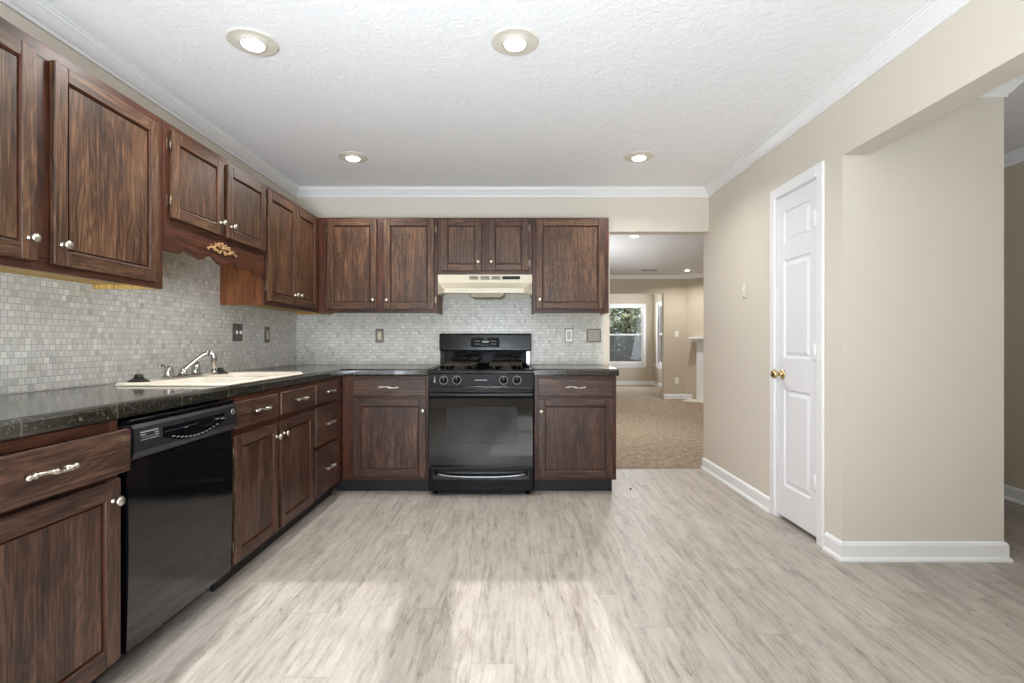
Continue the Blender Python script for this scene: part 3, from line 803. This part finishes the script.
# ------------------------------------------------------------------ dishwasher (local: front -y)
def dishwasher():
    W = .590
    r = thing('dishwasher', 'black built-in dishwasher under the granite countertop beside the sink cabinet', 'dishwasher', (-1.235, 1.603, 0), R90)
    MB().box(.004, W - .004, .05, .58, .105, .846).build('body', black_kick, r)
    k = MB(); k.box(.004, W - .004, .130, .145, .002, .098); k.build('toe_kick', black_kick, r)
    k = MB(); k.box(0, W, -.004, .05, .838, .850, bevel=.002); k.build('top_trim', black_satin, r)
    # lower door: slightly bowed gloss panel
    pr = []
    n = 12
    for i in range(n + 1):
        z = .102 + (.715 - .102) * i / n
        pr.append((.006 - .006 * math.sin(math.pi * i / n) + .004 * (1 - i / n), z))
    MB().prism(pr + [(.05, .715), (.05, .102)], 'x', 0, W).build('door', black_gloss, r)
    cp = [(.05, .718), (.004, .718), (-.008, .724), (-.016, .745), (-.018, .79), (-.014, .822), (-.004, .833), (.05, .833)]
    p = MB().prism(cp, 'x', 0, W).build('control_panel', m_flat('charcoal_panel_plastic', srgb(33, 33, 36), .3, 0, .5, .06), r)
    # recessed console with arc-shaped lower edge
    def cy(z):     # front surface of the panel
        pts = sorted([(b, a) for a, b in cp[1:7]])
        for (z0, a0), (z1, a1) in zip(pts, pts[1:]):
            if z0 <= z <= z1: return a0 + (a1 - a0) * (z - z0) / (z1 - z0)
        return -.014
    xa, xb = .128, .497
    def strip(poly, name, mat, off, parent):
        bm = bmesh.new(); f = [bm.verts.new((x, cy(z) - off, z)) for x, z in poly]; b = [bm.verts.new((x, cy(z) + .003, z)) for x, z in poly]
        bm.faces.new(f); bm.faces.new(b[::-1])
        for i in range(len(poly)): bm.faces.new((f[i], f[(i + 1) % len(poly)], b[(i + 1) % len(poly)], b[i]))
        bmesh.ops.recalc_face_normals(bm, faces=bm.faces); bm.normal_update()
        return MB().add(bm).build(name, mat, parent)
    arc = [(xa + (xb - xa) * i / 14, .772 - .034 * math.sin(math.pi * i / 14)) for i in range(15)]
    strip(arc + [(xb, .806), (xa, .806)], 'console', black_gloss, .0015, p)
    fr = MB(); pts = [(x, cy(z) - .002, z) for x, z in [(.31, .802), (.314, .786), (.33, .776), (.40, .776), (.418, .786), (.424, .802)]]
    fr.tube(pts, .0022, 6); fr.box(.318, .416, cy(.79) - .004, cy(.79), .788, .8, bevel=.001); fr.build('latch', black_satin, p)
    for i in range(12):
        bt = MB()
        s = (i + 1) / 13.; x = xa + .03 + (xb - xa - .06) * s; z = .772 - .034 * math.sin(math.pi * (x - xa) / (xb - xa)) + .009
        bt.box(x - .007, x + .007, cy(z) - .0025, cy(z) - .001, z - .0015, z + .0015)
        bt.build('button', mark_m, p)
    for x, z, q in ((.248, .787, .008), (.443, .788, .008), (.481, .784, .011)):
        MB().box(x - q, x + q, cy(z) - .0025, cy(z) - .001, z - .0014, z + .0014).build('printed_word', mark_m, p)
    lb = MB()
    for a, b, z, h in ((.026, .108, .806, .0022), (.026, .048, .797, .002), (.090, .108, .797, .002), (.090, .108, .789, .002), (.026, .108, .781, .0012), (.03, .085, .789, .0006)):
        lb.box(a, b, cy(z) - .0008, cy(z) + .001, z - h, z + h)
    lb.build('text_label', mark_m, p)
    e = MB(); eM = Matrix.Translation((.558, cy(.802) - .0002, .802)) @ Matrix.Rotation(R90, 4, 'X')
    e.lathe([(0, .0), (.0125, 0), (.0125, .0015), (.010, .0022), (0, .0022)], 24, eM)
    e.lathe([(.0102, .0022), (.0112, .0030), (.0125, .0030), (.013, .0015)], 24, eM, cap=False)
    e.build('round_emblem', nickel, p)
dishwasher()

# ------------------------------------------------------------------ gas range
def gas_range():
    W = .752; yb = .648
    r = thing('gas_range', 'black freestanding gas range with glass oven door between two cabinets', 'range', (-.616, 3.572, 0))
    b = MB(); b.box(0, W, .034, yb, .030, .886)
    b.build('body', black_gloss, r)
    for x in (.04, W - .04):
        for y in (.08, yb - .05): MB().lathe([(0, 0), (.018, 0), (.018, .006), (.010, .010), (.010, .031), (0, .031)], 12, Matrix.Translation((x, y, 0))).build('foot', black_satin, r)
    # cooktop tray with raised lip
    ck = MB()
    ck.prism([(-.004, .884), (-.006, .894), (.0, .902), (.010, .906), (.022, .904), (.03, .897), (.55, .897), (.56, .906), (.60, .906), (.60, .884)], 'x', -.002, W + .002)
    ck.box(-.002, .016, .02, .55, .897, .9055, bevel=.003); ck.box(W - .016, W + .002, .02, .55, .897, .9055, bevel=.003)
    ct = ck.build('cooktop', black_gloss, r)
    for bx in (.20, W - .20):
        for by in (.165, .415):
            bu = MB(); bu.lathe([(0, 0), (.048, 0), (.048, .006), (.040, .010), (.034, .014), (.034, .018), (.026, .021), (0, .022)], 20, Matrix.Translation((bx, by, .897)))
            bu.build('burner', black_iron, ct)
    for gx in (.20, W - .20):
        for gy in (.165, .415):
            g = MB(); h = .117; z = .943
            sq = [(gx - h, gy - h + .02), (gx - h + .02, gy - h), (gx + h - .02, gy - h), (gx + h, gy - h + .02), (gx + h, gy + h - .02), (gx + h - .02, gy + h), (gx - h + .02, gy + h), (gx - h, gy + h - .02), (gx - h, gy - h + .02)]
            g.tube([(x, y, z - .008) for x, y in sq], .0055, 8)
            for a in range(4):
                ca, sa = math.cos(a * R90), math.sin(a * R90)
                g.tube([(gx + ca * h, gy + sa * h, z - .008), (gx + ca * .09, gy + sa * .09, z), (gx + ca * .03, gy + sa * .03, z)], .005, 8)
                for o in (-.085,):
                    px, py = gx + ca * h - sa * o, gy + sa * h + ca * o
                    g.tube([(px, py, .898), (px, py, z - .008)], .005, 8)
            g.build('burner_grate', m_flat('seasoned_iron_grate', srgb(54, 47, 37), .45, .3, .5, .3, 70) if 'seasoned_iron_grate' not in bpy.data.materials else bpy.data.materials['seasoned_iron_grate'], r)
    # slanted front control panel and knobs
    cp = MB().prism([(.034, .786), (-.002, .786), (-.004, .790), (.012, .876), (.018, .882), (.034, .882)], 'x', 0, W).build('control_panel', black_satin, r)
    tilt = math.atan2(.016, .086)
    for x in (.110, .204, .538, .634):
        z = .831; y = .0035
        kM = Matrix.Translation((x, y, z)) @ Matrix.Rotation(-tilt, 4, 'X') @ Matrix.Rotation(R90, 4, 'X')
        k = MB(); k.lathe([(0, 0), (.026, 0), (.026, .004), (.022, .007), (.019, .022), (.016, .025), (0, .025)], 24, kM)
        k.box(-.004, .004, -.021, .021, .024, .031, bevel=.0015, M=kM)
        ko = k.build('knob', black_satin, cp)
        km = MB(); km.lathe([(.027, .0005), (.031, .0010), (.031, .0004)], 24, kM, cap=False)
        km.box(-.0014, .0014, .004, .020, .0305, .0318, M=kM); km.box(.010, .014, .020, .024, .0, .0012, M=kM)
        km.build('dial_marking', mark_m, ko)
    bd = MB(); bM = Matrix.Translation((.376, .0035, .831)) @ Matrix.Rotation(-tilt, 4, 'X')
    bd.box(-.045, .045, -.0015, .001, -.003, .003, M=bM); bd.build('nameplate', mark_m, cp)
    for z0, z1 in ((.012, .022), (-.018, .006)): MB().box(-.336, -.327, -.0012, .001, z0, z1, M=bM).build('printed_mark', mark_m, cp)
    # oven door
    d = MB(); wx0, wx1, wz0, wz1 = .128, .634, .372, .636
    d.box(0, W, 0, .032, .222, .779, bevel=.006, seg=2)
    od = d.build('oven_door', black_glass, r)
    MB().box(wx0, wx1, -.0012, .002, wz0, wz1).build('oven_window', window_glass_m, od)
    hd = MB()
    hd.prism([(-.004, .700), (-.026, .708), (-.036, .722), (-.034, .738), (-.022, .746), (.002, .748), (.002, .700)], 'x', .006, W - .006, bevel=.003)
    hd.build('handle', black_satin, od)
    vt = MB()
    vt.box(.34, .41, -.002, .004, .7605, .7705, bevel=.001); vt.build('latch_slot', dark_slot, od)
    # storage drawer
    s = MB(); s.box(0, W, .002, .034, .034, .208, bevel=.006, seg=2)
    sd = s.build('storage_drawer', black_satin, r)
    rc = MB(); rc.box(.032, W - .032, -.0012, .004, .120, .176, bevel=.001); rc.build('handle_recess', black_gloss, sd)
    hh = MB(); pts = []; rad = []
    for i in range(21):
        q = i / 20; x = .05 + (W - .10) * q; e = abs(2 * q - 1)
        pts.append((x, -.016 - .012 * (1 - e ** 4) + (.018 if e > .97 else 0), .146 + .018 * e ** 3)); rad.append(.0085 + .007 * e ** 6)
    hh.tube(pts, rad, 12); hh.build('handle', handle_sheen, sd)
    # backguard
    g = MB(); gy = .540
    g.prism([(gy, 1.030), (gy - .006, 1.036), (gy - .003, 1.164), (gy + .006, 1.173), (yb, 1.173), (yb, 1.030)], 'x', .018 - .02, W - .018 + .02, bevel=.003)
    bgp = g.build('backguard', bg_enamel, r)
    rs = MB(); rs.prism([(gy + .055, .906), (gy + .04, .93), (gy + .03, 1.03), (yb, 1.03), (yb, .906)], 'x', .04, W - .04); rs.box(0.004, .04, gy + .01, yb, .906, 1.03, bevel=.003); rs.box(W - .04, W - .004, gy + .01, yb, .906, 1.03, bevel=.003)
    rs.build('rear_riser', black_gloss, r)
    cM = Matrix.Translation((.376, gy - .0046, 1.10)) @ Matrix.Rotation(math.atan2(.003, .128), 4, 'X')
    co = MB().box(-.118, .118, -.0025, .006, -.040, .040, bevel=.002, M=cM).build('clock_console', m_flat('matte_black_overlay', srgb(12, 12, 13), .55, 0, .15), bgp)
    for sx in (-1, 1):
        for i in range(3):
            for j in range(2):
                MB().box(sx * .065 + i * .016 - .020, sx * .065 + i * .016 - .011, -.0032, -.002, -.016 + j * .024, -.010 + j * .024, M=cM).build('button', mark_m, co)
    for i in range(3): MB().box(-.030 + i * .022, -.020 + i * .022, -.0032, -.002, -.024, -.019, M=cM).build('button', mark_m, co)
    ds = MB(); ds.box(-.026, .030, -.0032, -.002, .000, .014, M=cM); ds.box(-.012, .012, -.0032, -.002, .029, .032, M=cM); ds.build('display', amber_m, co)
gas_range()

# ------------------------------------------------------------------ range hood
def hood():
    W = .748
    r = thing('range_hood', 'cream metal range hood under the short cabinet above the range', 'range hood', (-.608, 3.960, 0))
    yb = YB - .010 - 3.960; z1 = ZS - .002; zb = 1.478; zl = 1.514; zt = 1.575; yl = -.150; ch = .068
    bm = bmesh.new()
    def loop(pts): return [bm.verts.new(p) for p in pts]
    top = loop([(0, 0, z1), (W, 0, z1), (W, yb, z1), (0, yb, z1)])
    mid = loop([(0, 0, zt), (W, 0, zt), (W, yb, zt), (0, yb, zt)])
    # flared visor with chamfered front corners
    midf = mid
    lip = loop([(0, -.004, zl + .01), (ch, yl, zl), (W - ch, yl, zl), (W, -.004, zl + .01), (W, yb, zl), (0, yb, zl)])
    low = loop([(0, -.004, zb), (ch, yl, zb), (W - ch, yl, zb), (W, -.004, zb), (W, yb, zb), (0, yb, zb)])
    inn = loop([(.012, .0, zb), (ch + .008, yl + .012, zb), (W - ch - .008, yl + .012, zb), (W - .012, .0, zb), (W - .012, yb - .012, zb), (.012, yb - .012, zb)])
    up = loop([(.012, .0, zl - .004), (ch + .008, yl + .014, zl - .004), (W - ch - .008, yl + .014, zl - .004), (W - .012, .0, zl - .004), (W - .012, yb - .012, zl - .004), (.012, yb - .012, zl - .004)])
    bm.faces.new(top)
    for i in range(4): bm.faces.new((top[i], top[(i + 1) % 4], mid[(i + 1) % 4], mid[i]))
    bm.faces.new((mid[0], mid[1], lip[2], lip[1])); bm.faces.new((mid[0], lip[1], lip[0])); bm.faces.new((mid[1], lip[3], lip[2]))
    bm.faces.new((mid[1], mid[2], lip[4], lip[3])); bm.faces.new((mid[3], mid[0], lip[0], lip[5])); bm.faces.new((mid[2], mid[3], lip[5], lip[4]))
    for a, b in ((lip, low), (low, inn), (inn, up)):
        for i in range(6): bm.faces.new((a[i], a[(i + 1) % 6], b[(i + 1) % 6], b[i]))
    bm.faces.new(up)
    bmesh.ops.recalc_face_normals(bm, faces=bm.faces); bm.normal_update()
    MB().add(bm).build('body', cream_hood, r)
    for i in range(3):
        v = MB(); x = .248 + i * .088
        v.box(x, x + .076, -.002, .002, 1.597, 1.627, bevel=.001, mi=0)
        for k in range(5): v.box(x + .004, x + .072, -.0035, -.001, 1.600 + k * .0055, 1.6025 + k * .0055, mi=1)
        v.build('vent_grille', [m_flat('grille_tan', srgb(186, 176, 152), .5), dark_slot], r)
    sw = MB(); sw.box(.512, .652, -.003, .002, 1.600, 1.626, bevel=.001, mi=0)
    for k in range(2): sw.box(.530 + k * .06, .560 + k * .06, -.009, -.002, 1.606, 1.620, bevel=.002, mi=0)
    for k in range(5): sw.box(.520 + k * .027, .530 + k * .027, -.0036, -.002, 1.6205, 1.6235, mi=1)
    sw.build('switch_panel', [black_satin, mark_m], r)
    f = MB(); f.prism([(.245, 1.512), (.245, 1.482), (.275, 1.458), (.50, 1.458), (.53, 1.482), (.53, 1.512)], 'y', .02, yb - .05, bevel=.004)
    f.build('grease_filter', grease, r)
hood()

# ------------------------------------------------------------------ wall plates
def plate(name, label, cat, M_loc, rz, wd, h, mat, inserts, group=None):
    r = thing(name, label, cat, M_loc, rz, group)
    mb = MB(); mb.box(-wd / 2, wd / 2, -.007, -.0006, -h / 2, h / 2, bevel=.003); mb.build('plate', mat, r)
    for nm, x, z, a, b, d, m in inserts:
        MB().box(x - a / 2, x + a / 2, -.007 - d, -.006, z - b / 2, z + b / 2, bevel=min(.002, d * .4)).build(nm, m, r)
    return r
XT = XL + .009; YTI = YB - .009
def duplex(m, md): return [('receptacle', 0, 0, .034, .068, .002, m), ('slot', -.007, .018, .003, .010, .0025, md), ('slot', .007, .018, .003, .010, .0025, md), ('slot', -.007, -.018, .003, .010, .0025, md), ('slot', .007, -.018, .003, .010, .0025, md), ('screw', 0, .048, .007, .004, .001, nickel), ('screw', 0, -.048, .007, .004, .001, nickel)]
plate('light_switch', 'pewter double toggle switch plate on the mosaic left of the outlet', 'light switch', (XT, 3.345, 1.167), R90, .116, .117, pewter,
      [('toggle', -.023, 0, .010, .024, .012, plate_white), ('toggle', .023, 0, .010, .024, .012, plate_white), ('screw', -.023, .03, .006, .004, .001, nickel), ('screw', .023, .03, .006, .004, .001, nickel)])
plate('outlet', 'pewter plated outlet on the left mosaic wall near the room corner', 'outlet', (XT, 3.745, 1.158), R90, .070, .117, pewter, duplex(plate_cream, dark_slot), 'outlets on the mosaic')
plate('outlet', 'pewter plated outlet on the back mosaic wall left of the range', 'outlet', (-1.146, YTI, 1.158), 0, .070, .117, pewter, duplex(plate_cream, dark_slot), 'outlets on the mosaic')
r = plate('outlet', 'white outlet in a thin pewter frame on the mosaic right of the range', 'outlet', (.4625, YTI, 1.160), 0, .070, .117, pewter, [('face', 0, 0, .058, .104, .001, plate_white)] + duplex(m_flat('grey_receptacle', srgb(190, 188, 180), .4), dark_slot)[:5], 'outlets on the mosaic')
plate('blank_wall_plate', 'square pewter blank plate on the mosaic beside the living room opening', 'wall plate', (.674, YTI, 1.159), 0, .122, .115, pewter,
      [('cover', 0, 0, .096, .092, .002, m_flat('aged_plate', srgb(150, 143, 130), .45, .5))])
plate('light_switch', 'white switch plate high on the beige wall left of the pantry door', 'light switch', (XR, 3.592, 1.477), -R90, .060, .118, m_flat('off_white_plastic', srgb(226, 219, 205), .4),
      [('toggle', 0, .01, .012, .030, .010, plate_white), ('screw', 0, -.05, .016, .007, .006, brass), ('screw', 0, .045, .006, .006, .001, nickel)])
plate('light_switch', 'white switch plate on the tan living room wall above the outlet', 'light switch', (3.153, YF, 1.262), 0, .075, .118, plate_white, [('toggle', 0, 0, .010, .024, .010, plate_white)])
plate('outlet', 'white outlet low on the tan living room wall', 'outlet', (3.153, YF, .357), 0, .075, .118, plate_white, duplex(plate_white, dark_slot)[:5])

# ------------------------------------------------------------------ recessed ceiling lights
def can(x, y, label, rad=.104, wt=LAMP_W, group='recessed ceiling lights'):
    r = thing('recessed_light', label, 'ceiling light', (x, y, ZC), 0, group)
    MB().lathe([(rad - .012, 0), (rad, 0), (rad, -.003), (rad - .004, -.006), (rad - .012, -.0065), (rad * .60, -.0030), (rad * .50, -.008), (rad * .46, -.013), (rad * .44, 0)], 40, cap=False).build('trim_ring', light_trim, r)
    MB().lathe([(rad * .45, -.001), (rad * .455, -.012), (rad * .42, -.018), (rad * .28, -.022), (0, -.024)], 32, cap=False).build('lens', bulb_m, r)['label'] = 'lit white lens'
    l = light('lamp', 'AREA', (0, 0, -.03), (0, 0, -1), wt, (1.0, .97, .93), rad * 1.1, r)
    l.data.spread = math.radians(150)
can(-1.140, 2.180, 'large recessed ceiling light at left, above the sink side, lit')
can(0.002, 2.176, 'large recessed ceiling light nearest the middle of the kitchen ceiling, lit')
can(-1.140, 3.530, 'small-looking recessed ceiling light over the far left corner cabinets, lit')
can(0.877, 3.520, 'recessed ceiling light nearest the living room opening in the kitchen ceiling, lit')
can(1.475, 6.12, 'recessed living room ceiling light seen just below the opening header', .09, 26)
can(3.11, 9.0, 'recessed living room ceiling light near the fireplace wall', .09, 15)
r = thing('ceiling_vent', 'flat slotted air vent in the living room ceiling', 'air vent', (2.43, 9.0, ZC))
MB().box(-.17, .17, -.09, .09, -.008, -.0005, bevel=.003).build('frame', trim_white, r)
for i in range(6): MB().box(-.145, .145, -.072 + i * .026, -.062 + i * .026, -.010, -.004).build('slat', m_flat('vent_grey', srgb(120, 118, 114), .5) if i == 0 else bpy.data.materials['vent_grey'], r)

# ------------------------------------------------------------------ fireplace mantel on the diagonal wall
r = thing('fireplace_mantel', 'white fireplace mantel on the angled living room wall, half hidden by the kitchen wall', 'fireplace', (AX, AY, 0), -math.pi / 4)
def fp(name, b, m, bevel=.004): MB().box(*b, bevel=bevel).build(name, m, r)
fp('shelf', (.14, 1.62, -.20, -.001, 1.165, 1.205), trim_white); fp('shelf_moulding', (.20, 1.56, -.15, -.001, 1.115, 1.165), trim_white)
fp('frieze', (.26, 1.50, -.10, -.001, .93, 1.115), trim_white)
fp('pilaster', (.26, .42, -.10, -.001, .012, .93), trim_white); fp('pilaster', (1.34, 1.50, -.10, -.001, .012, .93), trim_white)
fp('surround', (.42, 1.34, -.04, -.001, .012, .93), marble_h); fp('firebox', (.58, 1.18, -.045, -.041, .03, .75), soot)
tag(MB().box(.16, 1.60, -.50, -.11, .0085, .03, M=DM, bevel=.004).build('hearth_slab', marble_h), 'white hearth slab on the carpet in front of the fireplace', 'hearth')

# ------------------------------------------------------------------ small debris by the cabinet end
tag(MB().lathe([(0, 0), (.007, 0), (.008, .004), (.005, .009), (0, .010)], 12, Matrix.Translation((.868, 3.742, .0005))).build('rubber_bumper', rubber), 'tiny black rubber bumper lying on the floor by the right cabinet', 'bumper')

# ------------------------------------------------------------------ garden seen through the nook window
boxes('ground', [(-14, 20, NYB + .13, 40, -.6, -.45)], grass_m)
def tree(x, y, h, rad, label, leaf, seed, n=1500, zc=None):
    rng = random.Random(seed)
    r = thing('tree', label, 'tree', (x, y, -.45), 0, 'trees outside the nook window')
    MB().tube([(0, 0, 0), (.05, .02, h * .3), (-.04, .05, h * .6), (.03, 0, h * .85)], [.16, .12, .09, .03], 8).build('trunk', bark, r)
    mb = MB(); bm = bmesh.new()
    for i in range(n):
        a = rng.uniform(0, 2 * math.pi); u = rng.uniform(.08, 1); q = rng.uniform(.35, 1) ** .5
        rr = rad * q * math.sin(math.pi * min(1, .12 + u * .88)) ** .5
        c = Vector((rr * math.cos(a), rr * math.sin(a), .2 + h * u))
        d1 = Vector((rng.uniform(-1, 1), rng.uniform(-1, 1), rng.uniform(-1, 1))).normalized(); d2 = d1.orthogonal().normalized()
        s = rng.uniform(.06, .13)
        bm.faces.new([bm.verts.new(c + d1 * s * k1 + d2 * s * .5 * k2) for k1, k2 in ((-1, 0), (0, -1), (1, 0), (0, 1))])
    bm.normal_update(); mb.add(bm).build('foliage', leaf, r)
tree(3.55, 15.6, 4.0, 1.35, 'bushy olive-green tree straight behind the nook window', leaf_a, 1, 5200)
tree(2.0, 19.2, 5.4, 1.35, 'leafy grey-green tree at left behind the nook window', leaf_b, 2, 2600)
tree(5.6, 19.9, 5.8, 1.45, 'leafy grey-green tree at right behind the nook window', leaf_b, 3, 2600)
tree(8.0, 13.5, 5.0, 1.8, 'leafy olive-green tree beside the nook side window', leaf_a, 4)
tree(4.1, 25.0, 7.5, 2.8, 'tall grey-green tree at the back of the garden', leaf_b, 5, 3200)
